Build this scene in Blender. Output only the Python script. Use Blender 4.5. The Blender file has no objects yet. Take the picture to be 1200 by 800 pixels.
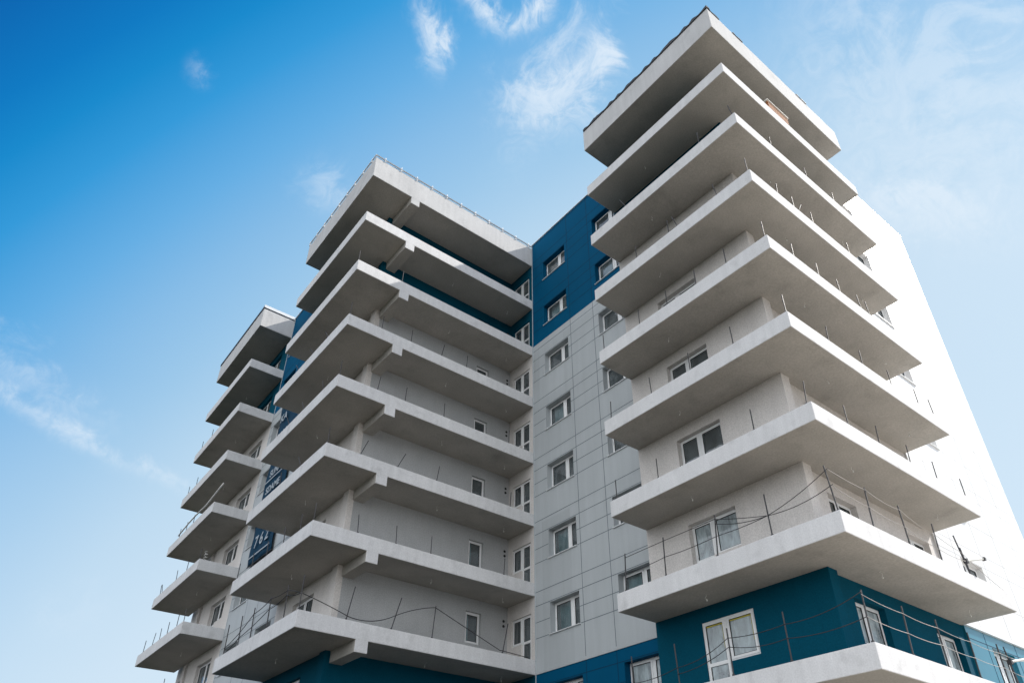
import bpy, bmesh, math, random
from mathutils import Vector, Matrix
random.seed(7)
sc = bpy.context.scene
COL = sc.collection

# ------------------------------------------------------------------ camera
RIGHT = Vector((0.78145, -0.62397, -0.00069))
UP = Vector((-0.34571, -0.43388, 0.83201))
FWD = Vector((0.51945, 0.64993, 0.55476))
cam_d = bpy.data.cameras.new('camera')
cam = bpy.data.objects.new('camera', cam_d)
COL.objects.link(cam)
cam.matrix_world = Matrix(((RIGHT.x, UP.x, -FWD.x, -14.0931), (RIGHT.y, UP.y, -FWD.y, -6.8338),
                           (RIGHT.z, UP.z, -FWD.z, -3.5414), (0, 0, 0, 1)))
cam_d.sensor_width = 36; cam_d.lens = 25.588
cam_d.shift_x = -14.21 / 1200; cam_d.shift_y = 79.07 / 1200
cam_d.clip_start = 0.1; cam_d.clip_end = 5000
sc.camera = cam

# ------------------------------------------------------------------ light
SUN = Vector((1, -0.30, 0.948)).normalized()          # towards the sun
SUN_EL = math.asin(SUN.z); SUN_AZ = math.atan2(SUN.x, SUN.y)
sun_d = bpy.data.lights.new('sun', 'SUN'); sun_d.energy = 4.5; sun_d.angle = math.radians(0.5)
sun_d.color = (1.0, 0.95, 0.87)
sun = bpy.data.objects.new('sun', sun_d); COL.objects.link(sun)
sun.rotation_euler = (-SUN).to_track_quat('-Z', 'Y').to_euler()
sun.location = (30, -10, 40)

w = bpy.data.worlds.new('World'); sc.world = w; w.use_nodes = True
nt = w.node_tree; N = nt.nodes; L = nt.links
for n in list(N): N.remove(n)
def val(node_in, v):
    if hasattr(v, 'links') or isinstance(v, bpy.types.NodeSocket): L.new(v, node_in)
    else: node_in.default_value = v
def mth(op, a, b=None, c=None, clamp=False):
    n = N.new('ShaderNodeMath'); n.operation = op; n.use_clamp = clamp
    val(n.inputs[0], a)
    if b is not None: val(n.inputs[1], b)
    if c is not None: val(n.inputs[2], c)
    return n.outputs[0]
sky = N.new('ShaderNodeTexSky'); sky.sky_type = 'NISHITA'; sky.sun_disc = False
sky.sun_elevation = SUN_EL; sky.sun_rotation = SUN_AZ
sky.altitude = 100; sky.air_density = 1.0; sky.dust_density = 1.0; sky.ozone_density = 2.0
hs = N.new('ShaderNodeHueSaturation'); hs.inputs['Saturation'].default_value = 1.28
hs.inputs['Hue'].default_value = 0.494; hs.inputs['Value'].default_value = 1.0
L.new(sky.outputs[0], hs.inputs['Color'])
gm = N.new('ShaderNodeGamma'); gm.inputs[1].default_value = 1.0
L.new(hs.outputs[0], gm.inputs[0])
tc = N.new('ShaderNodeTexCoord')
nrm = N.new('ShaderNodeVectorMath'); nrm.operation = 'NORMALIZE'; L.new(tc.outputs['Generated'], nrm.inputs[0])
D = nrm.outputs[0]
def dot(v):
    n = N.new('ShaderNodeVectorMath'); n.operation = 'DOT_PRODUCT'; L.new(D, n.inputs[0]); n.inputs[1].default_value = v
    return n.outputs['Value']
def noise(scale, detail, rough, dist, off=(0, 0, 0), stretch=None):
    mp = N.new('ShaderNodeMapping'); mp.inputs['Location'].default_value = off
    if stretch: mp.inputs['Rotation'].default_value = stretch[0]; mp.inputs['Scale'].default_value = stretch[1]
    L.new(D, mp.inputs['Vector'])
    n = N.new('ShaderNodeTexNoise'); n.inputs['Scale'].default_value = scale; n.inputs['Detail'].default_value = detail
    n.inputs['Roughness'].default_value = rough; n.inputs['Distortion'].default_value = dist
    L.new(mp.outputs[0], n.inputs['Vector'])
    return n.outputs[0]
fine = noise(10, 9, .64, 1.6)
fine2 = noise(30, 9, .66, 2.6, (3, 1, 7))
tex = mth('MULTIPLY_ADD', fine2, .35, mth('MULTIPLY', fine, .65))     # about .3 to .7
def wisp(a, b, wid, lo, hi, amt):
    """a streak of cloud between two directions in the sky, eroded by noise"""
    a = Vector(a); b = Vector(b); c = ((a + b) / 2).normalized(); t = (b - a); ln = t.length / 2; t.normalize()
    t = (t - c * t.dot(c)).normalized(); s = c.cross(t)
    wob = mth('MULTIPLY', mth('SUBTRACT', fine, .5), wid * 3.6)
    u_ = mth('DIVIDE', dot(t), ln * 1.15); v_ = mth('DIVIDE', mth('ADD', dot(s), wob), wid)
    r2 = mth('ADD', mth('POWER', mth('ABSOLUTE', u_), 2.6), mth('POWER', mth('ABSOLUTE', v_), 2.0))
    g = mth('EXPONENT', mth('MULTIPLY', r2, -1.0))
    near = mth('GREATER_THAN', dot(c), 0)
    m = N.new('ShaderNodeMapRange'); m.interpolation_type = 'SMOOTHSTEP'
    val(m.inputs[0], mth('MULTIPLY', g, mth('MULTIPLY_ADD', mth('SUBTRACT', tex, .5), 4.2, .80))); m.inputs[1].default_value = lo * .3; m.inputs[2].default_value = hi * 1.7
    return mth('MULTIPLY', mth('MULTIPLY', m.outputs[0], amt), near)
ws = [wisp((0.1850, 0.4250, 0.886), (0.2400, 0.4720, 0.848), .020, .18, .75, .75),
      wisp((0.2200, 0.3920, 0.893), (0.2880, 0.3900, 0.874), .022, .15, .75, .80),
      wisp((0.2820, 0.3880, 0.877), (0.3120, 0.3350, 0.889), .018, .15, .75, .85),
      wisp((0.3150, 0.4550, 0.833), (0.4300, 0.3700, 0.825), .038, .20, .80, .55),
      wisp((0.3600, 0.3000, 0.882), (0.4150, 0.3850, 0.825), .024, .15, .80, .75),
      wisp((0.3200, 0.4200, 0.849), (0.3900, 0.4000, 0.829), .085, .05, .8, .42),
      wisp((-0.110, 0.868, 0.484), (0.090, 0.899, 0.430), .013, .15, .85, .45),
      wisp((0.030, 0.894, 0.446), (0.215, 0.884, 0.414), .012, .15, .85, .42),
      wisp((-0.120, 0.850, 0.513), (0.060, 0.882, 0.467), .030, .10, .85, .34),
      wisp((0.1600, 0.6250, 0.764), (0.2100, 0.6500, 0.730), .034, .12, .85, .38),
      wisp((-0.005, 0.6080, 0.794), (0.0250, 0.6160, 0.787), .016, .15, .85, .28),
      wisp((0.5300, 0.1500, 0.834), (0.7600, 0.0600, 0.650), .110, .0, .7, .36),
      wisp((0.6300, 0.2600, 0.732), (0.7800, 0.1000, 0.620), .040, .05, .8, .50),
      wisp((0.0800, 0.9650, 0.250), (0.1400, 0.9500, 0.280), .030, .15, 1.0, .18)]
cov = ws[0]
for x in ws[1:]: cov = mth('SUBTRACT', 1.0, mth('MULTIPLY', mth('SUBTRACT', 1.0, cov), mth('SUBTRACT', 1.0, x)))
# the clear sky: deep blue away from the sun, pale and hazy towards it; a bright bank of added fill light, unseen low behind the viewer
EV = 1.0
def lin(c): return tuple(((v / 255 + .055) / 1.055) ** 2.4 if v > 10 else v / 255 / 12.92 for v in c)
away = dot((-0.85287, -0.49240, 0.17365))
rp = N.new('ShaderNodeValToRGB'); cr = rp.color_ramp
T0, T1 = -0.80, 0.10
stops = [(-.80, (206, 228, 244)), (-.60, (203, 226, 243)), (-.50, (186, 217, 240)), (-.42, (160, 203, 236)), (-.35, (138, 191, 233)), (-.28, (104, 177, 230)),
         (-.20, (52, 156, 220)), (-.145, (20, 139, 207)), (-.10, (6, 122, 196)), (-.02, (2, 98, 176)), (.08, (4, 100, 178))]
for i, (p_, c_) in enumerate(stops):
    e = cr.elements[i] if i < 2 else cr.elements.new(1.0)
    e.position = (p_ - T0) / (T1 - T0); e.color = (*lin(c_), 1)
mr_ = N.new('ShaderNodeMapRange'); val(mr_.inputs[0], away); mr_.inputs[1].default_value = T0; mr_.inputs[2].default_value = T1
L.new(mr_.outputs[0], rp.inputs[0])
k_ = 1 / 2 ** EV
bg = N.new('ShaderNodeBackground'); bg.inputs[1].default_value = 0.10; L.new(gm.outputs[0], bg.inputs[0])
bgr = N.new('ShaderNodeBackground'); bgr.inputs[1].default_value = k_; L.new(rp.outputs[0], bgr.inputs[0])
m0 = N.new('ShaderNodeMixShader'); m0.inputs[0].default_value = .94; L.new(bg.outputs[0], m0.inputs[1]); L.new(bgr.outputs[0], m0.inputs[2])
bc = N.new('ShaderNodeBackground'); bc.inputs[0].default_value = (.84, .92, 1.0, 1); bc.inputs[1].default_value = 1.0 * k_
low = mth('MULTIPLY', mth('MAXIMUM', mth('SUBTRACT', .52, dot((0, 0, 1))), 0.0), .75)
cov = mth('SUBTRACT', 1.0, mth('MULTIPLY', mth('SUBTRACT', 1.0, cov), mth('SUBTRACT', 1.0, low)), clamp=True)
mix = N.new('ShaderNodeMixShader'); L.new(cov, mix.inputs[0]); L.new(m0.outputs[0], mix.inputs[1]); L.new(bc.outputs[0], mix.inputs[2])
fill_bank = N.new('ShaderNodeMapRange'); fill_bank.interpolation_type = 'SMOOTHSTEP'
val(fill_bank.inputs[0], mth('ADD', away, mth('MULTIPLY', mth('SUBTRACT', fine, .5), .3))); fill_bank.inputs[1].default_value = .12; fill_bank.inputs[2].default_value = .55
bb = N.new('ShaderNodeBackground'); bb.inputs[0].default_value = (.93, .965, 1.0, 1); bb.inputs[1].default_value = 1.75 * k_
mix2 = N.new('ShaderNodeMixShader'); L.new(fill_bank.outputs[0], mix2.inputs[0]); L.new(mix.outputs[0], mix2.inputs[1]); L.new(bb.outputs[0], mix2.inputs[2])
wo = N.new('ShaderNodeOutputWorld'); L.new(mix2.outputs[0], wo.inputs[0])

sc.view_settings.view_transform = 'Standard'; sc.view_settings.look = 'None'
sc.view_settings.exposure = EV; sc.view_settings.gamma = 1.0; sc.view_settings.use_curve_mapping = False
sc.render.engine = 'CYCLES'
sc.cycles.max_bounces = 8; sc.cycles.transparent_max_bounces = 12; sc.cycles.caustics_reflective = False
sc.cycles.use_denoising = True

# ------------------------------------------------------------------ materials
def mat(name, base, rough=.7, spec=.5, var=.06, vscale=3.0, grain=0.0, gscale=120, bump=0.0, coat=0.0, streak=0.0, metal=0.0, blotch=None, cell=0.0):
    m = bpy.data.materials.new(name); m.use_nodes = True; t = m.node_tree; n = t.nodes; l = t.links
    b = n['Principled BSDF']; b.inputs['Roughness'].default_value = rough
    b.inputs['Specular IOR Level'].default_value = spec; b.inputs['Metallic'].default_value = metal
    b.inputs['Coat Weight'].default_value = coat; b.inputs['Coat Roughness'].default_value = .22
    g = n.new('ShaderNodeNewGeometry')
    def nz(s, d=4, vec=None):
        x = n.new('ShaderNodeTexNoise'); x.inputs['Scale'].default_value = s; x.inputs['Detail'].default_value = d
        l.new(vec or g.outputs['Position'], x.inputs['Vector']); return x.outputs[0]
    def m2(op, a, c, d=None):
        x = n.new('ShaderNodeMath'); x.operation = op
        for i, v in enumerate((a, c, d)):
            if v is None: continue
            if isinstance(v, (int, float)): x.inputs[i].default_value = v
            else: l.new(v, x.inputs[i])
        return x.outputs[0]
    f = m2('MULTIPLY_ADD', m2('SUBTRACT', nz(vscale), .5), 2 * var * 1.6, 1.0)
    if grain: f = m2('MULTIPLY', f, m2('MULTIPLY_ADD', m2('SUBTRACT', nz(gscale, 2), .5), grain * 3, 1.0))
    if streak:
        mp = n.new('ShaderNodeMapping'); mp.inputs['Scale'].default_value = (5, 5, .35); l.new(g.outputs['Position'], mp.inputs[0])
        f = m2('MULTIPLY', f, m2('MULTIPLY_ADD', m2('SUBTRACT', nz(1.0, 5, mp.outputs[0]), .5), streak * 2.5, 1.0))
    if cell:                                  # every panel of the cladding has a slightly different tone
        sn = n.new('ShaderNodeVectorMath'); sn.operation = 'SNAP'; sn.inputs[1].default_value = (1.7, 1.61, 2.8)
        l.new(g.outputs['Position'], sn.inputs[0]); wn = n.new('ShaderNodeTexWhiteNoise'); l.new(sn.outputs[0], wn.inputs[0])
        f = m2('MULTIPLY', f, m2('MULTIPLY_ADD', m2('SUBTRACT', wn.outputs[0], .5), 2 * cell, 1.0))
    if blotch:
        x = m2('MAXIMUM', m2('SUBTRACT', nz(blotch[0], 6), .56), 0.0)
        f = m2('MULTIPLY', f, m2('SUBTRACT', 1.0, m2('MULTIPLY', x, blotch[1])))
    vm = n.new('ShaderNodeVectorMath'); vm.operation = 'SCALE'; vm.inputs[0].default_value = base; l.new(f, vm.inputs['Scale'])
    l.new(vm.outputs[0], b.inputs['Base Color'])
    if bump:
        bp = n.new('ShaderNodeBump'); bp.inputs['Strength'].default_value = bump; bp.inputs['Distance'].default_value = .01
        l.new(nz(gscale * .6, 3), bp.inputs['Height']); l.new(bp.outputs[0], b.inputs['Normal'])
    return m
M = {}
M['fascia'] = mat('fascia_paint', (.63, .63, .64), .85, .08, .08, 1.1, .12, 30, .35, streak=.10, blotch=(2.2, .9))
M['roof_fascia'] = mat('roof_fascia_paint', (.54, .54, .545), .85, .08, .07, .8, .12, 30, .35, streak=.10, blotch=(1.7, .8))
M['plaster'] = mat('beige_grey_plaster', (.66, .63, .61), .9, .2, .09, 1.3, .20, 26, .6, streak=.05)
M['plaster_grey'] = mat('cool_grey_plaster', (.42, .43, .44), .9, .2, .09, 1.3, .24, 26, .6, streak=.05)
M['teal_plaster'] = mat('teal_plaster', (.001, .068, .115), .88, .08, .09, 1.2, .16, 26, .5)
M['grey_panel'] = mat('grey_facade_panel', (.43, .46, .48), .6, .25, .05, .6, .08, 34, .15, streak=.07, cell=.045)
M['blue_panel'] = mat('blue_facade_panel', (.0005, .078, .170), .7, .05, .08, .6, .06, 40, .1, streak=.04)
M['soffit'] = mat('shade_toned_soffit', (.44, .42, .39), .9, .2, .14, .9, .17, 22, .7, blotch=(1.4, .8))  # darker and warmer than the fascia: underside shade put into the colour
M['screed'] = mat('dark_floor_screed', (.17, .16, .15), .9, .2, .15, 1.5, .1, 20)
M['white_panel'] = mat('white_facade_panel', (.74, .74, .745), .42, .45, .04, .5, .06, 40, .05, coat=.05, streak=.07, cell=.04)
M['teal_panel'] = mat('teal_facade_panel', (.01, .16, .24), .34, .5, .04, .6, .0, 40, .05, coat=.6)
M['white_trim'] = mat('white_metal_trim', (.72, .74, .76), .4, .5, .03)
M['pale_metal'] = mat('pale_grey_metal', (.46, .50, .53), .5, .4, .03)
M['pvc'] = mat('white_window_plastic', (.80, .81, .82), .35, .5, .02)
M['gasket'] = mat('black_rubber', (.02, .02, .022), .6, .3)
M['steel'] = mat('dark_steel', (.045, .045, .05), .6, .4, .2, 8)
M['rope'] = mat('dark_cable', (.03, .03, .035), .7, .3)
M['lightrope'] = mat('pale_cable', (.45, .43, .42), .7, .3)
M['membrane'] = mat('black_roof_membrane', (.02, .021, .024), .55, .4, .15, 5)
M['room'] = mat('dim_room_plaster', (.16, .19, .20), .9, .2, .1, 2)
M['curtain'] = mat('pale_curtain_film', (.34, .47, .49), .8, .2, .1, 6)
M['wood'] = mat('weathered_timber', (.30, .12, .045), .8, .2, .25, 14)
M['whitewire'] = mat('white_wire', (.75, .75, .72), .5, .4)
M['banner'] = mat('blue_banner_cloth', (.003, .038, .08), .8, .2, .15, 2.5)
M['lettering'] = mat('white_lettering', (.40, .45, .50), .8, .2)
M['soil'] = mat('dry_soil', (.028, .030, .022), .95, .1, .15, .3, .1, 20)
M['bounce_patch'] = mat('pale_bounce_ground', (.40, .37, .335), .95, .1, .12, .4, .1, 18)
M['joint'] = mat('dark_joint', (.13, .155, .18), .8, .2)
M['bluejoint'] = mat('dark_blue_joint', (.001, .03, .07), .8, .2)
M['palejoint'] = mat('pale_joint', (.52, .52, .53), .8, .2)
M['tape'] = mat('yellow_tape', (.55, .47, .06), .6, .3)
M['bark'] = mat('grey_bark', (.13, .11, .09), .9, .1, .2, 9)
def glass(name, tint, film=0.0):
    m = bpy.data.materials.new(name); m.use_nodes = True; t = m.node_tree; n = t.nodes; l = t.links
    n.remove(n['Principled BSDF']); out = n['Material Output']
    tr = n.new('ShaderNodeBsdfTransparent'); tr.inputs[0].default_value = (*tint, 1)
    gl = n.new('ShaderNodeBsdfGlossy'); gl.inputs['Roughness'].default_value = .03; gl.inputs[0].default_value = (.95, .97, 1, 1)
    g = n.new('ShaderNodeNewGeometry')
    nz = n.new('ShaderNodeTexNoise'); nz.inputs['Scale'].default_value = 1.6; nz.inputs['Detail'].default_value = 3; l.new(g.outputs['Position'], nz.inputs[0])
    bp = n.new('ShaderNodeBump'); bp.inputs['Strength'].default_value = .25; bp.inputs['Distance'].default_value = .02
    l.new(nz.outputs[0], bp.inputs['Height']); l.new(bp.outputs[0], gl.inputs['Normal'])
    fr = n.new('ShaderNodeFresnel'); fr.inputs[0].default_value = 1.95
    mx = n.new('ShaderNodeMixShader'); l.new(fr.outputs[0], mx.inputs[0]); l.new(tr.outputs[0], mx.inputs[1]); l.new(gl.outputs[0], mx.inputs[2])
    last = mx
    if film:
        df = n.new('ShaderNodeBsdfDiffuse'); df.inputs[0].default_value = (.60, .70, .74, 1)
        n2 = n.new('ShaderNodeTexNoise'); n2.inputs['Scale'].default_value = 1.0; n2.inputs['Detail'].default_value = 6; n2.inputs['Roughness'].default_value = .62; n2.inputs['Distortion'].default_value = .5
        mp = n.new('ShaderNodeMapping'); mp.inputs['Scale'].default_value = (3.6, 3.6, 1.5); l.new(g.outputs['Position'], mp.inputs[0]); l.new(mp.outputs[0], n2.inputs[0])
        mr = n.new('ShaderNodeMapRange'); mr.inputs[1].default_value = .32; mr.inputs[2].default_value = .66
        mr.inputs[3].default_value = film * .35; mr.inputs[4].default_value = min(1, film * 1.25); l.new(n2.outputs[0], mr.inputs[0])
        m3 = n.new('ShaderNodeMixShader'); l.new(mr.outputs[0], m3.inputs[0]); l.new(mx.outputs[0], m3.inputs[1]); l.new(df.outputs[0], m3.inputs[2])
        last = m3
    l.new(last.outputs[0], out.inputs[0])
    return m
M['glass'] = glass('window_glass', (.72, .86, .90), .16)
M['film_glass'] = glass('window_glass_under_protective_film', (.7, .82, .88), .62)

# ------------------------------------------------------------------ mesh helpers
def box(bm, a, b):
    x0, x1 = sorted((a[0], b[0])); y0, y1 = sorted((a[1], b[1])); z0, z1 = sorted((a[2], b[2]))
    v = [bm.verts.new(p) for p in ((x0, y0, z0), (x1, y0, z0), (x1, y1, z0), (x0, y1, z0), (x0, y0, z1), (x1, y0, z1), (x1, y1, z1), (x0, y1, z1))]
    for f in ((0, 3, 2, 1), (4, 5, 6, 7), (0, 1, 5, 4), (1, 2, 6, 5), (2, 3, 7, 6), (3, 0, 4, 7)): bm.faces.new([v[i] for i in f])
def tube(bm, pts, r, seg=6):
    rings = []
    for i, p in enumerate(pts):
        p = Vector(p); a = Vector(pts[max(i - 1, 0)]); b = Vector(pts[min(i + 1, len(pts) - 1)])
        t = (b - a).normalized(); s = t.cross(Vector((.31, .17, .93)))
        if s.length < .05: s = t.cross(Vector((1, 0, 0)))
        s.normalize(); q = t.cross(s)
        rr = r[i] if isinstance(r, (list, tuple)) else r
        rings.append([bm.verts.new(p + (s * math.cos(k * 2 * math.pi / seg) + q * math.sin(k * 2 * math.pi / seg)) * rr) for k in range(seg)])
    for a, b in zip(rings, rings[1:]):
        for k in range(seg): bm.faces.new((a[k], a[(k + 1) % seg], b[(k + 1) % seg], b[k]))
    bm.faces.new(rings[0][::-1]); bm.faces.new(rings[-1])
def prism(bm, poly, z0, z1):
    lo = [bm.verts.new((x, y, z0)) for x, y in poly]; hi = [bm.verts.new((x, y, z1)) for x, y in poly]
    n = len(poly); bm.faces.new(lo[::-1]); bm.faces.new(hi)
    for i in range(n): bm.faces.new((lo[i], lo[(i + 1) % n], hi[(i + 1) % n], hi[i]))
def obj(name, bm, m, parent=None, label=None, bevel=0, smooth=False):
    if name != 'glass': bmesh.ops.recalc_face_normals(bm, faces=bm.faces)
    me = bpy.data.meshes.new(name); bm.to_mesh(me); bm.free()
    me.materials.append(M[m] if isinstance(m, str) else m)
    if smooth:
        for p in me.polygons: p.use_smooth = True
    o = bpy.data.objects.new(name, me); COL.objects.link(o)
    if parent is not None:
        o.parent = parent
        if parent.type == 'EMPTY': o.matrix_parent_inverse = Matrix.Translation(-parent.location)
    if label: o['label'] = label
    if bevel:
        b = o.modifiers.new('bevel', 'BEVEL'); b.width = bevel; b.segments = 2; b.limit_method = 'ANGLE'
    return o
def thing(name, loc, label, cat, group=None):
    o = bpy.data.objects.new(name, None); COL.objects.link(o); o.location = loc
    o['label'] = label; o['category'] = cat
    if group: o['group'] = group
    return o
def tag(o, label, cat, group=None):
    o['label'] = label; o['category'] = cat
    if group: o['group'] = group
    return o
def struct(o): o['kind'] = 'structure'; return o

# ------------------------------------------------------------------ ground
G0 = -5.14
bm = bmesh.new()
n = 40
R_ = 1500
gx = [-R_, -700, -300, -150, -80] + [-60 + 4 * i for i in range(31)] + [80, 150, 300, 700, R_]
vs = [[bm.verts.new((x, y, G0 + (random.uniform(-.06, .06) if abs(x) < 61 and abs(y) < 61 else 0))) for y in gx] for x in gx]
for i in range(len(gx) - 1):
    for j in range(len(gx) - 1): bm.faces.new((vs[i][j], vs[i + 1][j], vs[i + 1][j + 1], vs[i][j + 1]))
struct(obj('ground', bm, 'soil'))
bm = bmesh.new(); box(bm, (-12, -45, G0 - .2), (70, .6, G0 + .10)); struct(obj('added_bounce_patch', bm, 'bounce_patch'))  # unseen pale ground, added to bounce sunlight up under the right balconies

# ------------------------------------------------------------------ building
H = 2.8; FH = 0.508; RFH = 1.216
YL, XL = 13.35, -6.32          # left tower balcony corner
YF, XF = 26.09, -6.27          # far tower balcony corner
XM = 2.53                      # stair wall between the towers
XW2 = -4.47                    # wall between left tower and far tower
YR = 15.0                      # recessed wall of the left tower
B = thing('apartment_building', (2.5, 13, G0),
          'tall grey and blue apartment block with stacked corner balconies and a white side wall', 'apartment building')

def P(ax, c, u, d, z):
    """point on a wall: ax 'A' = wall facing -x at x=c, 'B' = wall facing -y at y=c; d goes inwards"""
    return (c + d, u, z) if ax == 'A' else (u, c + d, z)
def wbox(bm, ax, c, u0, u1, d0, d1, z0, z1): box(bm, P(ax, c, u0, d0, z0), P(ax, c, u1, d1, z1))

def wall(name, m, ax, c, u0, u1, z0, z1, holes=(), th=.3, label=None, seams=None):
    """a wall slab of real thickness with openings cut through it"""
    us = sorted({u0, u1} | {h[i] for h in holes for i in (0, 1) if u0 < h[i] < u1})
    zs = sorted({z0, z1} | {h[i] for h in holes for i in (2, 3) if z0 < h[i] < z1})
    def solid(i, j):
        if i < 0 or j < 0 or i >= len(us) - 1 or j >= len(zs) - 1: return False
        a = (us[i] + us[i + 1]) / 2; b = (zs[j] + zs[j + 1]) / 2
        return not any(h[0] < a < h[1] and h[2] < b < h[3] for h in holes)
    bm = bmesh.new()
    def q(*p): bm.faces.new([bm.verts.new(P(ax, c, *x)) for x in p])
    for i in range(len(us) - 1):
        for j in range(len(zs) - 1):
            if not solid(i, j): continue
            a, b, e, f = us[i], us[i + 1], zs[j], zs[j + 1]
            q((a, 0, e), (b, 0, e), (b, 0, f), (a, 0, f)); q((a, th, e), (a, th, f), (b, th, f), (b, th, e))
            if not solid(i - 1, j): q((a, 0, e), (a, 0, f), (a, th, f), (a, th, e))
            if not solid(i + 1, j): q((b, 0, e), (b, th, e), (b, th, f), (b, 0, f))
            if not solid(i, j - 1): q((a, 0, e), (a, th, e), (b, th, e), (b, 0, e))
            if not solid(i, j + 1): q((a, 0, f), (b, 0, f), (b, th, f), (a, th, f))
    bmesh.ops.remove_doubles(bm, verts=bm.verts, dist=1e-5)
    w_ = obj(name, bm, m, B, label)
    if seams:
        bm = bmesh.new(); jm, hz, vt = seams
        def covered(a, b, e, f): return any(h[0] - .02 < a and b < h[1] + .02 and h[2] - .005 < (e + f) / 2 < h[3] + .005 for h in holes)
        for z in hz:
            if not z0 < z < z1: continue
            cuts = sorted({u0, u1} | {h[i] for h in holes for i in (0, 1) if u0 < h[i] < u1 and h[2] - .06 < z < h[3] + .01})
            for a, b in zip(cuts, cuts[1:]):
                if any(h[0] - .01 < a and b < h[1] + .01 and h[2] - .06 < z < h[3] + .01 for h in holes): continue
                wbox(bm, ax, c, a + .004, b - .004, -.003, .01, z - .011, z + .011)
        for u in vt:
            if not u0 < u < u1: continue
            wbox(bm, ax, c, u - .010, u + .010, -.0045, .01, z0 + .01, z1 - .01)
        obj('panel_joint', bm, jm, w_)
    return w_

def ring(bm, ax, c, u0, u1, z0, z1, t, d0, d1):
    wbox(bm, ax, c, u0, u0 + t, d0, d1, z0, z1); wbox(bm, ax, c, u1 - t, u1, d0, d1, z0, z1)
    wbox(bm, ax, c, u0 + t, u1 - t, d0, d1, z0, z0 + t); wbox(bm, ax, c, u0 + t, u1 - t, d0, d1, z1 - t, z1)

def window(ax, c, sashes, z1, depth=.22, name='window', gl='glass', curtain=None, sill=True, tape=False, room=True, tilt=None):
    """sashes: list of (u0, u1, z0, midrail or None); one window unit with frame, glass, sill, room behind"""
    u0 = min(s[0] for s in sashes); u1 = max(s[1] for s in sashes); zb = min(s[2] for s in sashes)
    bm = bmesh.new(); gs = bmesh.new(); gk = bmesh.new()
    for (a, b, z0, mid) in sashes:
        ring(bm, ax, c, a, b, z0, z1, .055, depth, depth + .07)                        # fixed frame
        ring(bm, ax, c, a + .04, b - .04, z0 + .04, z1 - .04, .065, depth - .018, depth + .055)   # sash
        ga, gb, gz, gt = a + .105, b - .105, z0 + .105, z1 - .105
        ring(gk, ax, c, ga - .002, gb + .002, gz - .002, gt + .002, .014, depth - .008, depth + .012)
        if mid: wbox(bm, ax, c, ga, gb, depth - .016, depth + .05, mid - .045, mid + .045)
        p = [P(ax, c, ga, depth + .015, gz), P(ax, c, gb, depth + .015, gz), P(ax, c, gb, depth + .015, gt), P(ax, c, ga, depth + .015, gt)]
        gs.faces.new([gs.verts.new(x) for x in (p[::-1] if ax == 'A' else p)])      # normal points outdoors
    W = obj(name, bm, 'pvc', B, bevel=.006)
    obj('glass', gs, gl, W); obj('gasket', gk, 'gasket', W)
    if sill:
        s = bmesh.new(); z0 = sashes[0][2]
        wbox(s, ax, c, u0 - .03, u1 + .03, -.05, depth + .01, z0 - .028, z0 - .004)
        obj('window_sill', s, 'white_trim', W)
    h = bmesh.new(); s = sashes[-1] if ax == 'B' else sashes[0]
    hu = s[0] + .075 if ax == 'B' else s[1] - .075
    hz = (s[2] + z1) / 2
    wbox(h, ax, c, hu - .012, hu + .012, depth - .045, depth - .018, hz - .06, hz + .06); obj('handle', h, 'white_trim', W)
    if tape:
        t = bmesh.new()
        for (a, b, z0, mid) in sashes:
            wbox(t, ax, c, a + .12, b - .12, depth + .002, depth + .006, z1 - .15, z1 - .122)
            wbox(t, ax, c, a + .12, a + .135, depth + .002, depth + .006, z1 - .75, z1 - .15)
        obj('masking_tape', t, 'tape', W)
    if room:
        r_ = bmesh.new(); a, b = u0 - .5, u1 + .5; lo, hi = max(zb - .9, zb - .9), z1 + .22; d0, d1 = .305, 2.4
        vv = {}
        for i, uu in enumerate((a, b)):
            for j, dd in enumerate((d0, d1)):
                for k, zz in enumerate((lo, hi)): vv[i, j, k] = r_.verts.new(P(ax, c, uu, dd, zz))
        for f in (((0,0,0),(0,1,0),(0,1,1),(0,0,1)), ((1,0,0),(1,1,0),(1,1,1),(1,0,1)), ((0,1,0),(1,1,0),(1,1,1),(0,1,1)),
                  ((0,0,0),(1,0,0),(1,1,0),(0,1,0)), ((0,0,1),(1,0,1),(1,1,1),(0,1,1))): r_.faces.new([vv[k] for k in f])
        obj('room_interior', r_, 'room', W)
    if curtain:
        k = bmesh.new(); a, b = curtain; n_ = max(6, int(abs(b - a) / .035)); z0 = zb + .02
        pts = [(a + (b - a) * i / n_, depth + .20 + .03 * math.sin(i * 1.9) + random.uniform(-.008, .008)) for i in range(n_ + 1)]
        lo = [k.verts.new(P(ax, c, p, d, z0 - .1)) for p, d in pts]; hi = [k.verts.new(P(ax, c, p, d * .6 + .14, z1 + .05)) for p, d in pts]
        for i in range(n_): k.faces.new((lo[i], lo[i + 1], hi[i + 1], hi[i]))
        obj('curtain', k, 'curtain', W, smooth=True)
    return W

ZT, ZU, ZTOP = 2.8, 17.24, 23.76
LV = range(0, 8)
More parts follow.
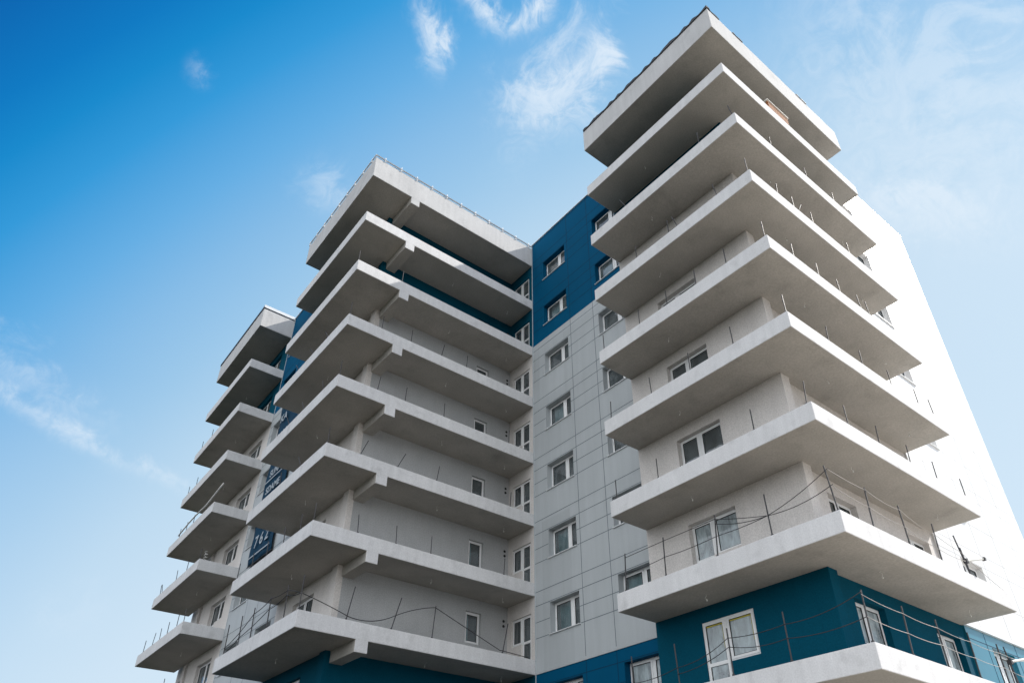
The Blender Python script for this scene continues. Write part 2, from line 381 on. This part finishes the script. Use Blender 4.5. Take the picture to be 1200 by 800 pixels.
# --- openings
mid_w = [(10.95, 12.5), (7.52, 9.07)]
mid2_w = [(24.1, 25.7), (20.62, 22.2)]
def rows(cols, za, zb, ks=LV): return [(a, b, H * k + za, H * k + zb) for a, b in cols for k in ks]
holes_mid = rows(mid_w, 1.23, 2.36); holes_mid2 = rows(mid2_w, 1.23, 2.36)
def combo(a, b, m, door_right, top, ks=LV, wz=1.28):
    """door plus window beside it: returns openings; door is on the low-u side when door_right"""
    r = []
    for k in ks:
        d = (a, m) if door_right else (m, b); w_ = (m, b) if door_right else (a, m)
        r += [(d[0], d[1], H * k + FH, H * k + top), (w_[0], w_[1], H * k + wz, H * k + top)]
    return r
holes_RA = combo(3.53, 5.17, 4.42, False, 2.40)
holes_RB = combo(2.62, 4.02, 3.28, False, 2.36) + combo(6.62, 8.0, 7.26, False, 2.36)
holes_W = rows([(9.9, 11.42)], 1.24, 2.42)
holes_LD = combo(13.57, 14.73, 14.14, True, 2.22, wz=1.22)
holes_LS = rows([(.62, 1.30)], 1.16, 2.32)
holes_LA = combo(16.84, 18.6, 17.75, False, 2.36)
holes_FA = combo(27.15, 29.12, 28.1, False, 2.32)
GB = G0 - .3
hz = [H * k + o for k in range(-1, 9) for o in (.12, 1.23, 1.80, 2.40)]

# --- towers: plaster, teal below the first balcony and on the top storeys
def zoned(name, ax, c, u0, u1, holes, low, midm, high, ztop, zu=16.82, th=.3):
    wall(name, low, ax, c, u0, u1, GB, ZT, holes, th, 'dark teal plastered lower wall')
    wall(name, midm, ax, c, u0, u1, ZT, zu, holes, th, 'grey beige plastered wall')
    wall(name, high, ax, c, u0, u1, zu, ztop, holes, th, 'dark teal plastered upper wall')
zoned('plaster_wall', 'A', 1.47, 1.79, 6.74, holes_RA, 'teal_plaster', 'plaster', 'teal_plaster', 22.45)
zoned('plaster_wall', 'B', 1.49, 1.86, 8.42, holes_RB, 'teal_plaster', 'plaster', 'teal_plaster', 22.45)
def pier(a, b, low='teal_plaster', m='plaster'):
    for z0, z1, mm in ((GB, ZT, low), (ZT, 16.82, m), (16.82, 22.45, 'teal_plaster')):
        bm = bmesh.new(); box(bm, (a[0], a[1], z0), (b[0], b[1], z1)); obj('corner_pier', bm, mm, B, bevel=.012)
pier((1.46, 1.34), (1.85, 1.80))
bm = bmesh.new(); box(bm, (1.78, 6.46, GB), (2.9, 6.75, 22.45)); obj('return_wall', bm, 'plaster', B)
# --- white side wall
hzw = [H * k + o for k in range(-1, 9) for o in (.12, 1.23, 2.45)]
wall('panel_wall', 'teal_panel', 'B', 1.437, 8.43, 16.8, GB, 2.84, holes_W, .3, 'glossy teal panel wall at the foot of the white wall',
     ('bluejoint', [.12, 1.2, 2.45], [9.6, 11.7, 13.4, 15.1]))
wall('panel_wall', 'white_panel', 'B', 1.437, 8.43, 16.8, 2.84, 24.03, holes_W, .3, 'tall sunlit white panel wall',
     ('palejoint', hzw, [9.6, 11.7, 13.4, 15.1]))
bm = bmesh.new(); box(bm, (8.40, 1.37, 2.80), (16.82, 1.46, 2.9)); obj('drip_flashing', bm, 'white_trim', B)
bm = bmesh.new(); box(bm, (8.38, 1.40, 24.03), (16.85, 1.80, 24.07)); obj('parapet_flashing', bm, 'white_trim', B)
for i in range(17):
    bm = bmesh.new(); box(bm, (16.79, 1.45, -2 + i * 1.55), (16.86, 1.51, -1.95 + i * 1.55)); obj('edge_fixing', bm, 'steel', B)
# --- stair wall between the towers
for z0, z1, mm, jm, lb in ((GB, ZT, 'blue_panel', 'bluejoint', 'dark blue lower panels'), (ZT, ZU, 'grey_panel', 'joint', 'pale grey panels with thin dark joints'), (ZU, ZTOP, 'blue_panel', 'bluejoint', 'bright blue upper panels')):
    wall('panel_wall', mm, 'A', XM, 6.74, 13.30, z0, z1, holes_mid, .3, lb, (jm, [z for z in hz if abs(z - z0) > .2], [9.36, 10.76]))
    wall('panel_wall', mm, 'A', XW2, 20.22, 26.06, z0, z1, holes_mid2, .3, lb, (jm, [z for z in hz if abs(z - z0) > .2], [22.5, 23.85]))
bm = bmesh.new(); box(bm, (XM - .025, 6.74, ZT - .01), (XM + .02, 13.28, ZT + .1)); obj('drip_flashing', bm, 'grey_panel', B); bm = bmesh.new(); box(bm, (XW2 - .025, 20.3, ZT - .01), (XW2 + .02, 26.05, ZT + .1)); obj('drip_flashing', bm, 'grey_panel', B)
bm = bmesh.new(); box(bm, (XM - .02, 13.295, GB), (XM + .05, 13.33, ZTOP)); obj('corner_trim', bm, 'pale_metal', B)
bm = bmesh.new(); box(bm, (XW2 - .02, 26.045, GB), (XW2 + .05, 26.08, ZTOP)); obj('corner_trim', bm, 'pale_metal', B)
bm = bmesh.new(); box(bm, (XM - .05, 6.7, ZTOP), (XM + .4, 13.40, ZTOP + .04)); obj('parapet_flashing', bm, 'white_trim', B); bm = bmesh.new(); box(bm, (XW2 - .05, 20.2, ZTOP), (XW2 + .4, 26.12, ZTOP + .04)); obj('parapet_flashing', bm, 'white_trim', B)
# --- left tower walls
zoned('plaster_wall', 'A', XM + .004, 13.34, 15.2, holes_LD, 'teal_plaster', 'plaster', 'teal_plaster', 22.45, 17.24)
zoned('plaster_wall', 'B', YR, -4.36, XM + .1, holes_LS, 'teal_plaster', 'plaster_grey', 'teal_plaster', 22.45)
zoned('plaster_wall', 'A', -4.49, 15.36, 20.2, holes_LA, 'teal_plaster', 'plaster', 'teal_plaster', 22.45)
pier((-4.58, 14.99), (-4.34, 15.40))
# --- far tower walls
zoned('plaster_wall', 'A', XW2 + .01, 26.09, 30.6, holes_FA, 'teal_plaster', 'plaster', 'teal_plaster', 22.45)
pier((-4.47, 31.02), (-4.1, 31.42))
zoned('plaster_wall', 'A', XW2 + .22, 30.55, 33.0, rows([(31.8, 32.5)], 1.2, 2.3), 'teal_plaster', 'plaster', 'teal_plaster', 22.45)
bm = bmesh.new(); box(bm, (-4.2, 32.7, GB), (16.8, 33.0, 22.45)); obj('end_wall', bm, 'plaster', B)
bm = bmesh.new(); box(bm, (16.5, 1.75, GB), (16.8, 32.7, 23.7)); obj('rear_wall', bm, 'grey_panel', B)
# --- roof deck (keeps the sun out)
bm = bmesh.new(); prism(bm, [(2.84, 1.75), (16.5, 1.75), (16.5, 32.7), (-4.1, 32.7), (-4.1, 15.3), (2.84, 15.3)], 22.47, 22.75); obj('roof_deck', bm, 'membrane', B)

# --- windows
for k in LV:
    z = H * k; blue = k >= 6 or k == 0
    for a, b in mid_w:
        m_ = b - .62 * (b - a)
        cur = (m_ + .05, b - .1) if k in (1, 2, 4) and b > 10 else ((a + .1, m_ - .1) if k in (3, 5) else ((m_ + .3, b - .1) if k in (1, 6) else None))
        window('A', XM, [(m_, b, z + 1.23, None), (a, m_, z + 1.23, None)], z + 2.36, .24, curtain=cur, gl='film_glass' if k == 0 else 'glass')
    for a, b in mid2_w:
        m_ = b - .6 * (b - a)
        window('A', XW2, [(m_, b, z + 1.23, None), (a, m_, z + 1.23, None)], z + 2.36, .24)
    dp = .03 if k == 0 else .16
    window('A', 1.47, [(4.42, 5.17, z + FH, z + 1.3), (3.53, 4.42, z + 1.28, None)], z + 2.40, dp, 'balcony_door', gl='film_glass' if k < 2 else 'glass', sill=False, tape=(k == 0))
    for a, m_, b in ((2.62, 3.28, 4.02), (6.62, 7.26, 8.0)):
        window('B', 1.49, [(a, m_, z + 1.28, None), (m_, b, z + FH, z + 1.3)], z + 2.36, .17, 'balcony_door', sill=False, gl='film_glass' if k == 0 else 'glass')
    window('B', 1.437, [(9.9, 10.66, z + 1.24, None), (10.66, 11.42, z + 1.24, None)], z + 2.42, .2, gl='film_glass' if k == 0 else 'glass')
    window('A', XM + .004, [(14.14, 14.73, z + 1.22, None), (13.57, 14.14, z + FH, z + 1.25)], z + 2.22, .06, 'balcony_door', sill=False)
    window('B', YR, [(.62, 1.30, z + 1.16, None)], z + 2.32, .1, sill=False, curtain=(.65, .95) if k in (1, 2) else None)
    window('A', -4.49, [(17.75, 18.6, z + FH, z + 1.3), (16.84, 17.75, z + 1.28, None)], z + 2.36, .14, 'balcony_door', sill=False)
    window('A', XW2 + .01, [(28.1, 29.12, z + FH, z + 1.3), (27.15, 28.1, z + 1.28, None)], z + 2.32, .16, 'balcony_door', sill=False)
    window('A', XW2 + .22, [(31.8, 32.5, z + 1.2, None)], z + 2.3, .1, sill=False)

# --- balconies
def post(bal, p, h, lean=(0, 0)):
    bm = bmesh.new(); x, y, z = p
    tube(bm, [(x, y, z - .02), (x + lean[0] * .5, y + lean[1] * .5, z + h * .5), (x + lean[0], y + lean[1], z + h)], (.017 if h > 1 else .015), 6)
    tube(bm, [(x, y, z + .01), (x, y, z + .05)], .034, 6)
    return obj('railing_post', bm, 'steel', bal)
def lampwire(bal, x, y, z):
    bm = bmesh.new(); pts = [(x, y, z + .01)]
    for i in range(4): pts.append((x + random.uniform(-.03, .03), y + random.uniform(-.03, .03), z - .04 - .032 * i))
    tube(bm, pts, .006, 5); tube(bm, [pts[-1], (pts[-1][0], pts[-1][1], pts[-1][2] - .05)], .016, 5); obj('lamp_wire', bm, 'whitewire', bal)
def balcony(polys, z, h, m, label=None, beams=()):
    bm = bmesh.new(); prism(bm, polys, z, z + h)
    for b in beams: box(bm, *b)
    o = obj('balcony' if h < 1 else 'roof_slab', bm, m, B, label, bevel=.012)
    n_ = len(polys); ins = []
    for i in range(n_):                      # inset outline, 18 mm in from the fascia
        a, b_, c_ = Vector(polys[i - 1]), Vector(polys[i]), Vector(polys[(i + 1) % n_])
        e1 = (b_ - a).normalized(); e2 = (c_ - b_).normalized()
        ins.append(b_ + (Vector((-e1.y, e1.x)) + Vector((-e2.y, e2.x))) * .018)
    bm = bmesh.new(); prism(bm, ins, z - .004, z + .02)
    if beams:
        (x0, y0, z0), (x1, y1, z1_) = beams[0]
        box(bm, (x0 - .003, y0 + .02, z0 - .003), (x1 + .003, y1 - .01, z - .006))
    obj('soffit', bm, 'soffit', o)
    ins2 = [Vector(polys[i]) + (p_ - Vector(polys[i])) * 3 for i, p_ in enumerate(ins)]
    bm = bmesh.new(); prism(bm, ins2, z + h - .02, z + h + .004); obj('floor_screed', bm, 'screed' if h < 1 else 'membrane', o)
    return o
SA = {0: [(4.96, 0, .04), (1.89, 0, 0), (6.46, 0, 0), (3.4, 0, 0)], 1: [(6.46, 0, -.07), (5.01, 0, -.04), (3.33, 0, -.1), (1.75, 0, .01)],
      2: [(6.53, 0, 0), (4.89, 0, 0), (1.66, 0, 0), (.16, 0, -.06)], 3: [(6.5, 0, -.03), (4.77, 0, .03), (3.27, 0, 0), (1.75, 0, .01)],
      4: [(6.57, 0, 0), (4.92, 0, 0), (3.74, 0, 0), (2.58, 0, 0), (1.45, 0, 0), (.11, 0, 0)],
      5: [(4.72, 0, 0), (3.26, 0, 0), (2.86, 0, .2), (1.26, 0, .1), (.11, 0, 0)], 6: [(4.9, 0, .3), (1.5, 0, 0), (.11, 0, .1)], 7: []}
SB = {0: [(.1, 0, .05), (1.65, 0, .1), (3.2, 0, .02), (4.72, 0, .06), (6.3, 0, .02), (8.0, 0, 0)],
      1: [(.1, 0, -.15), (1.54, 0, .09), (3.18, 0, -.03), (4.74, 0, .1), (6.28, 0, -.27)], 2: [(1.77, 0, .02), (3.22, 0, .11), (4.82, 0, .1), (6.31, 0, .07), (8.03, 0, .03)],
      3: [(.1, 0, 0), (2.04, 0, .1), (3.78, 0, .06), (5.37, 0, .03), (6.96, 0, .03), (7.93, 0, -.03)],
      4: [(1.43, 0, .04), (2.7, 0, .05), (3.86, 0, 0), (5.06, 0, -.06), (5.56, 0, -.04)], 5: [(1.54, 0, .1), (2.42, 0, .05), (2.6, 0, .4), (3.49, 0, .04), (5.64, 0, .04)],
      6: [(2.1, 0, .05), (4.2, 0, 0), (5.9, 0, .05)], 7: []}
def ph(k): return 1.08 if k < 2 else .66
for k in range(0, 8):
    z = H * k; zt = z + FH
    b = balcony([(0, 0), (8.42, 0), (8.42, 1.60), (1.60, 1.60), (1.60, 6.74), (0, 6.74)], z, FH, 'fascia')
    for y, _, ln in SA[k]: post(b, (.08, y, zt), ph(k), (0, ln))
    for x, _, ln in SB[k]: post(b, (x, .08, zt), ph(k), (ln, 0))
    lampwire(b, .75, 4.35, z); lampwire(b, 2.7, .72, z); lampwire(b, 7.2, .72, z)
b = balcony([(0, 0), (8.42, 0), (8.42, 6.74), (0, 6.74)], 22.4, RFH, 'roof_fascia', 'thick grey roof slab over the balconies')

LBp = {1: [(-4.75, .17), (-3.21, .28), (-1.71, .08), (1.14, .23)], 2: [(-4.75, -.04), (-3.34, -.03), (-1.98, 0), (1.15, .04)], 3: [(-5.05, .24), (-3.61, .29), (-1.97, .09), (1.4, .05)],
       4: [(-4.74, .07), (-3.58, .03), (-1.85, 0), (1.3, .02)], 5: [(-4.9, .03), (-3.6, .03), (-2.18, .12), (-.94, .03)], 0: [], 6: [(-4.3, .02)], 7: []}
LAp = {1: [(19.6, .05), (18.3, .1), (17.2, .1), (15.85, .1), (14.55, .05), (13.45, 0)], 2: [(20.0, 0), (18.6, .05), (17.25, .1), (15.8, .1), (14.5, .05), (13.5, 0)],
       3: [(13.45, 0), (15.5, .5), (17.4, .1)], 4: [(13.42, 0), (14.7, .3), (16.3, .5), (17.7, .5)], 5: [(13.42, 0), (15.2, .5), (16.5, .6), (17.9, .6)], 6: [(13.51, 0)], 7: [], 0: []}
BX, BW, BD = 1.93, .427, .37
for k in range(0, 8):
    z = H * k; zt = z + FH
    b = balcony([(XL, YL), (XM + .05, YL), (XM + .05, 15.1), (-4.42, 15.1), (-4.42, 20.2), (XL, 20.2)], z, FH, 'fascia',
                beams=[((XL + BX, YL + .0025, z - BD), (XL + BX + BW, 15.05, z + .05))])
    for x, ln in LBp[k]: post(b, (x, YL + .08, zt), ph(k), (ln, 0))
    for y, ln in LAp[k]: post(b, (XL + .08, y, zt), ph(k), (0, ln))
    lampwire(b, -1.4, 14.2, z); lampwire(b, -5.4, 16.8, z); lampwire(b, 1.7, 14.2, z)
b = balcony([(XL, YL), (XM + .05, YL), (XM + .05, 20.2), (XL, 20.2)], 22.4, RFH, 'roof_fascia', 'thick pale roof slab over the balconies',
            beams=[((XL + BX, YL + .0025, 22.4 - BD), (XL + BX + BW, 15.05, 22.45))])
FAp = {1: [(32.4, 0), (31, -.1), (29.5, 0), (28.1, 0), (26.85, .1)], 2: [(32.44, 0), (30.98, -.15), (29.79, .15), (28.66, .08), (27.3, .04), (26.3, .1)],
       3: [(32.24, .3), (31.9, .5), (29.71, .2), (28.2, 0), (26.3, .1)], 4: [(31.6, .1), (30.5, .1), (29.4, .1)], 5: [(31.07, .04), (32.4, .1)], 6: [(30.6, .05), (32.2, .1)], 7: [], 0: []}
for k in range(0, 8):
    z = H * k; zt = z + FH
    b = balcony([(XF, YF), (-4.42, YF), (-4.42, 33.0), (XF, 33.0)], z, FH, 'fascia')
    for y, ln in FAp[k]: post(b, (XF + .08, y, zt), .62, (0, ln))
    lampwire(b, -5.3, 29, z)
b = balcony([(XF, YF), (-4.42, YF), (-4.42, 33.0), (XF, 33.0)], 22.4, RFH, 'roof_fascia', 'short roof slab of the far tower')

# --- roof edges
ZR = 22.4 + RFH
def wavy(bm, p0, p1, n_, z, amp, t=.10, lift=.05):
    p0 = Vector((*p0, z)); p1 = Vector((*p1, z)); d = (p1 - p0).normalized(); s = Vector((-d.y, d.x, 0)) * t
    rows_ = []
    for i in range(n_ + 1):
        p = p0.lerp(p1, i / n_); hh = lift + amp * (.5 + .5 * math.sin(i * .9 + 1.7 * math.sin(i * .31))) * random.uniform(.7, 1.1)
        rows_.append([bm.verts.new(p - s + Vector((0, 0, .001))), bm.verts.new(p - s + Vector((0, 0, hh))), bm.verts.new(p + s + Vector((0, 0, hh + .02))), bm.verts.new(p + s + Vector((0, 0, .001)))])
    for a, b_ in zip(rows_, rows_[1:]):
        for j in range(4): bm.faces.new((a[j], a[(j + 1) % 4], b_[(j + 1) % 4], b_[j]))
    bm.faces.new(rows_[0]); bm.faces.new(rows_[-1][::-1])
bm = bmesh.new(); wavy(bm, (.06, 6.7), (.06, -.02), 70, ZR, .12); obj('roof_membrane', bm, 'membrane', B, 'black membrane crumpled over the roof edge')
for x, x_ in ((.0, .7), (1.5, 2.1), (5.6, 6.3)):
    bm = bmesh.new(); wavy(bm, (x, .04), (x_, .04), 10, ZR, .07, .06, .01); obj('roof_membrane', bm, 'membrane', B, 'scrap of black membrane showing at the roof edge')
bm = bmesh.new(); wavy(bm, (.9, .08), (8.4, .08), 60, ZR, .03, .07, .01); obj('edge_flashing', bm, 'white_trim', B)
# left tower: thin pipe-like flashing on small brackets
bm = bmesh.new()
tube(bm, [(XL - .01, YL - .01, ZR + .11), (XM, YL - .01, ZR + .11)], .038); tube(bm, [(XL - .01, YL - .01, ZR + .13), (XL - .01, 20.2, ZR + .13)], .03)
for i in range(11):
    x = XL + .45 + i * .82; box(bm, (x - .022, YL - .03, ZR - .02), (x + .022, YL + .02, ZR + .25)); box(bm, (x - .12, YL - .02, ZR + .05), (x + .12, YL + .01, ZR + .12))
for i in range(9):
    y = YL + .4 + i * .8; box(bm, (XL - .03, y - .03, ZR - .02), (XL + .02, y + .03, ZR + .24))
obj('roof_edge_rail', bm, 'white_trim', B)
bm = bmesh.new(); wavy(bm, (XL + .1, YL + .10), (XM, YL + .10), 70, ZR, .07, .05, .01); obj('roof_membrane', bm, 'membrane', B)
bm = bmesh.new(); wavy(bm, (XL + .1, 20.2), (XL + .1, YL + .2), 50, ZR, .1, .05, .03); obj('roof_membrane', bm, 'membrane', B)
bm = bmesh.new(); box(bm, (XF - .02, YF - .03, ZR + .06), (-4.4, YF + .3, ZR + .24)); obj('edge_flashing', bm, 'white_trim', B)
bm = bmesh.new(); box(bm, (XF - .03, YF - .02, ZR + .002), (XF + .1, 33.0, ZR + .16)); obj('roof_membrane', bm, 'membrane', B)
# small round vents beside the left tower's doors
for k in LV:
    z = H * k; bm = bmesh.new()
    for zz in (2.25, 2.06):
        n_ = 12; c_ = [bm.verts.new((2.35 + .055 * math.cos(i * 2 * math.pi / n_), YR - .012, z + zz + .055 * math.sin(i * 2 * math.pi / n_))) for i in range(n_)]
        e_ = [bm.verts.new((v.co.x, YR + .03, v.co.z)) for v in c_]; bm.faces.new(c_); bm.faces.new(e_[::-1])
        for i in range(n_): bm.faces.new((c_[i], c_[(i + 1) % n_], e_[(i + 1) % n_], e_[i]))
    obj('wall_vent', bm, 'gasket', B)

# ------------------------------------------------------------------ cables strung along the railing posts
def sag(points, drop, n_=10):
    out = []
    for i, (a, b_) in enumerate(zip(points, points[1:])):
        a = Vector(a); b_ = Vector(b_); dd = drop[i] if isinstance(drop, list) else drop
        for j in range(n_):
            t = j / n_; p = a.lerp(b_, t); p.z -= dd * 4 * t * (1 - t); out.append(p)
    out.append(Vector(points[-1])); return out
def cable(name, strands, m, r, label, group=None):
    bm = bmesh.new()
    for pts in strands: tube(bm, pts, r, 5)
    return tag(obj(name, bm, m, smooth=True), label, 'cable', 'slack cables strung along the balcony posts')
z1 = H + FH; z0 = FH
cable('slack_cable', [sag([(.06, 6.39, z1 + .95), (.06, 4.97, z1 + .97), (.06, 3.25, z1 + .97), (.06, 1.76, z1 + .52), (-.02, .02, z1 + 1.0)], [.0, .0, .02, .06]),
                      sag([(.06, 6.39, z1 + .5), (.06, 4.97, z1 + .52), (.06, 3.25, z1 + .52), (.06, 1.76, z1 + .52)], .03),
                      sag([(.06, 3.25, z1 + .85), (.06, 1.76, z1 + .52), (.03, .02, z1 + .62)], [.08, .10])],
      'rope', .009, 'dark slack cable on the balcony above the teal storey, on its shaded left side')
cable('slack_cable', [sag([(-.04, .04, z1 + 1.0), (1.62, .06, z1 + 1.0), (3.16, .06, z1 + .95), (4.82, .06, z1 + .75), (6.1, .06, z1 + .62), (8.2, .06, z1 + .05)], [.03, .06, .08, .03, .05]),
                      sag([(.03, .04, z1 + .6), (1.58, .06, z1 + .55), (3.17, .06, z1 + .5), (4.78, .06, z1 + .35), (6.2, .06, z1 + .4)], .04)],
      'lightrope', .0065, 'pale sagging cable along the sunny right side of the balcony above the teal storey')
cable('slack_cable', [sag([(.06, 6.4, z0 + .4), (.06, 4.98, z0 + .5), (.06, 3.4, z0 + .85), (.06, 1.89, z0 + .8), (.03, .03, z0 + 1.0)], [.05, .1, .05, .1]),
                      sag([(.06, 4.98, z0 + .35), (.06, 3.4, z0 + .65), (.06, 1.89, z0 + .5), (.03, .03, z0 + .5)], .08)],
      'rope', .009, 'dark cable sagging in front of the teal wall and its taped balcony door')
cable('slack_cable', [sag([(.03, .03, z0 + .95), (1.7, .06, z0 + .9), (3.2, .06, z0 + .88), (4.75, .06, z0 + .85), (6.3, .06, z0 + .85), (8.0, .06, z0 + .9)], .03),
                      sag([(.03, .03, z0 + .5), (1.7, .06, z0 + .48), (3.2, .06, z0 + .5), (4.75, .06, z0 + .48), (6.3, .06, z0 + .5), (8.0, .06, z0 + .45)], .03)],
      'lightrope', .0065, 'pale taut cable rails in front of the teal wall at the bottom right corner')
yl = YL + .06
cable('slack_cable', [sag([(XL + .1, yl, z1 + .5), (-4.7, yl, z1 + .12), (-3.3, yl, z1 + .35), (-1.66, yl, z1 + 1.02), (1.0, yl, z1 + .1), (2.3, yl, z1 + .05)], [-.02, .12, -.08, .0, 0])],
      'rope', .013, 'dark cable drooping over the lowest balcony of the left tower, near the small window')
cable('slack_cable', [sag([(XL + .06, 19.6, z1 + .25), (XL + .06, 17.25, z1 + .85), (XL + .06, 15.85, z1 + 1.0), (XL + .06, 14.55, z1 + .9), (XL + .1, 13.45, z1 + .5)], [.1, .05, .04, -.03]),
                      sag([(XL + .06, 19.6, z1 + .05), (XL + .06, 18.3, z1 + .3), (XL + .06, 15.9, z1 + .65), (XL + .06, 14.55, z1 + .75), (XL + .1, 13.45, z1 + .55)], .05)],
      'rope', .012, 'dark cable fanning between posts on the outer left side of the lowest middle balcony')
# ------------------------------------------------------------------ bracket arms clamped to the end posts
def arm(x, y, z, label):
    t = thing('bracket_arm', (x, y, z), label, 'bracket', 'bracket arms at the right end of the balconies')
    bm = bmesh.new(); tube(bm, [(x, y, z - .75), (x - .05, y, z + .02)], .022); tube(bm, [(x + .1, y, z - .78), (x - .12, y, z + .35)], .016); obj('strut', bm, 'steel', t)
    bm = bmesh.new(); tube(bm, [(x - .02, y, z), (x + .55, y - .25, z + .12)], .028); obj('arm', bm, 'whitewire', t)
    bm = bmesh.new(); box(bm, (x + .52, y - .29, z + .08), (x + .60, y - .21, z + .16)); obj('end_cap', bm, 'steel', t)
    bm = bmesh.new(); box(bm, (x - .07, y - .05, z - .06), (x + .04, y + .05, z + .05)); obj('clamp', bm, 'steel', t)
arm(6.35, .1, z1 + .45, 'upper pale bracket arm clamped to a leaning post in front of the white wall')
arm(6.9, .1, z0 + .75, 'lower pale bracket arm clamped to a post in front of pale teal panels')
# ------------------------------------------------------------------ banner
t = thing('hanging_banner', (XW2 - .08, 23.25, 8.45), 'dark blue banner with white lettering hanging between the two left towers', 'banner')
bm = bmesh.new(); ny, nz_ = 14, 40; ya, yb, za, zb = 24.6, 21.95, 8.42, 17.0
g = [[bm.verts.new((XW2 - .10 - .035 * math.sin(i * .9 + j * .15) - .02 * math.sin(j * .7), ya + (yb - ya) * i / ny + .03 * math.sin(j * .5), za + (zb - za) * j / nz_)) for j in range(nz_ + 1)] for i in range(ny + 1)]
for i in range(ny):
    for j in range(nz_): bm.faces.new((g[i][j], g[i + 1][j], g[i + 1][j + 1], g[i][j + 1]))
o = obj('cloth', bm, 'banner', t, smooth=True); sm = o.modifiers.new('thickness', 'SOLIDIFY'); sm.thickness = .006
def text(s, size, y, z, align='LEFT'):
    cu = bpy.data.curves.new('lettering', 'FONT'); cu.body = s; cu.size = size; cu.extrude = .004; cu.align_x = align; cu.offset = .008
    tmp = bpy.data.objects.new('tmp', cu); COL.objects.link(tmp)
    dg = bpy.context.evaluated_depsgraph_get(); me = bpy.data.meshes.new_from_object(tmp.evaluated_get(dg))
    COL.objects.unlink(tmp); bpy.data.objects.remove(tmp)
    me.materials.clear(); me.materials.append(M['lettering'])
    # text plane faces -x, reading direction -y
    me.transform(Matrix(((0, 0, -1, XW2 - .175), (-1, 0, 0, y), (0, 1, 0, z), (0, 0, 0, 1))))
    o = bpy.data.objects.new('lettering', me); COL.objects.link(o); o.parent = t; o.matrix_parent_inverse = Matrix.Translation(-t.location)
text('7 6 2', .78, 24.1, 9.12); text('1 V', .7, 24.1, 10.1)
text('SDAME', .5, 24.1, 11.75); text('SUNAN', .48, 24.0, 12.62); text('AU', .6, 24.1, 13.4); text('3AM', .6, 24.2, 14.6); text('KA', .6, 24.2, 15.7)
bm = bmesh.new()
bm.free()
for z_ in (8.72, 12.42):
    bm = bmesh.new(); box(bm, (XW2 - .18, 22.15, z_), (XW2 - .172, 24.45, z_ + .06)); obj('ruled_line', bm, 'lettering', t)
bm = bmesh.new()
tube(bm, [(XW2 - .1, 24.75, 17.02), (XW2 - .1, 21.8, 17.02)], .03); tube(bm, [(XW2 - .1, 24.65, 8.42), (XW2 - .1, 21.9, 8.42)], .02); obj('hanging_rod', bm, 'steel', t)
# ------------------------------------------------------------------ timber frame on the balcony under the roof
t = thing('timber_formwork', (3.4, .1, 19.6 + FH), 'weathered orange timber frame on the topmost balcony edge under the right roof', 'timber')
bm = bmesh.new(); zz = 19.6 + FH
for i in range(3): box(bm, (2.72, .0, zz + .03 + i * .13), (3.95, .035, zz + .12 + i * .13))
obj('board', bm, 'wood', t)
bm = bmesh.new()
for x in (2.75, 3.3, 3.86): box(bm, (x, .036, zz), (x + .07, .1, zz + .42))
obj('upright', bm, 'wood', t)
bm = bmesh.new(); box(bm, (2.68, -.03, zz + .425), (4.0, .12, zz + .455)); obj('top_rail', bm, 'whitewire', t)
# ------------------------------------------------------------------ pole and rubbish on the far tower
bm = bmesh.new(); tube(bm, sag([(XF + .12, 25.75, 12.35 + .2), (XF + .1, 27.9, 12.2), (XF + .1, 32.0, 12.05)], [.0, -.12], 6), .035)
tag(obj('long_pole', bm, 'whitewire', smooth=True), 'long thin pale pole lying along a balcony edge of the far left tower', 'pole')
bm = bmesh.new(); pts = []
zz = 8.4 + FH
for i in range(26):
    a = i * .95; pts.append((XF + .35 + .06 * math.cos(a) + .03 * math.sin(i), YF + .45 + .06 * math.sin(a), zz + .02 + i * .021))
tube(bm, pts, .013, 5); tag(obj('hose_bundle', bm, 'whitewire', smooth=True), 'small white coil of hose at the corner of a far left tower balcony', 'hose')
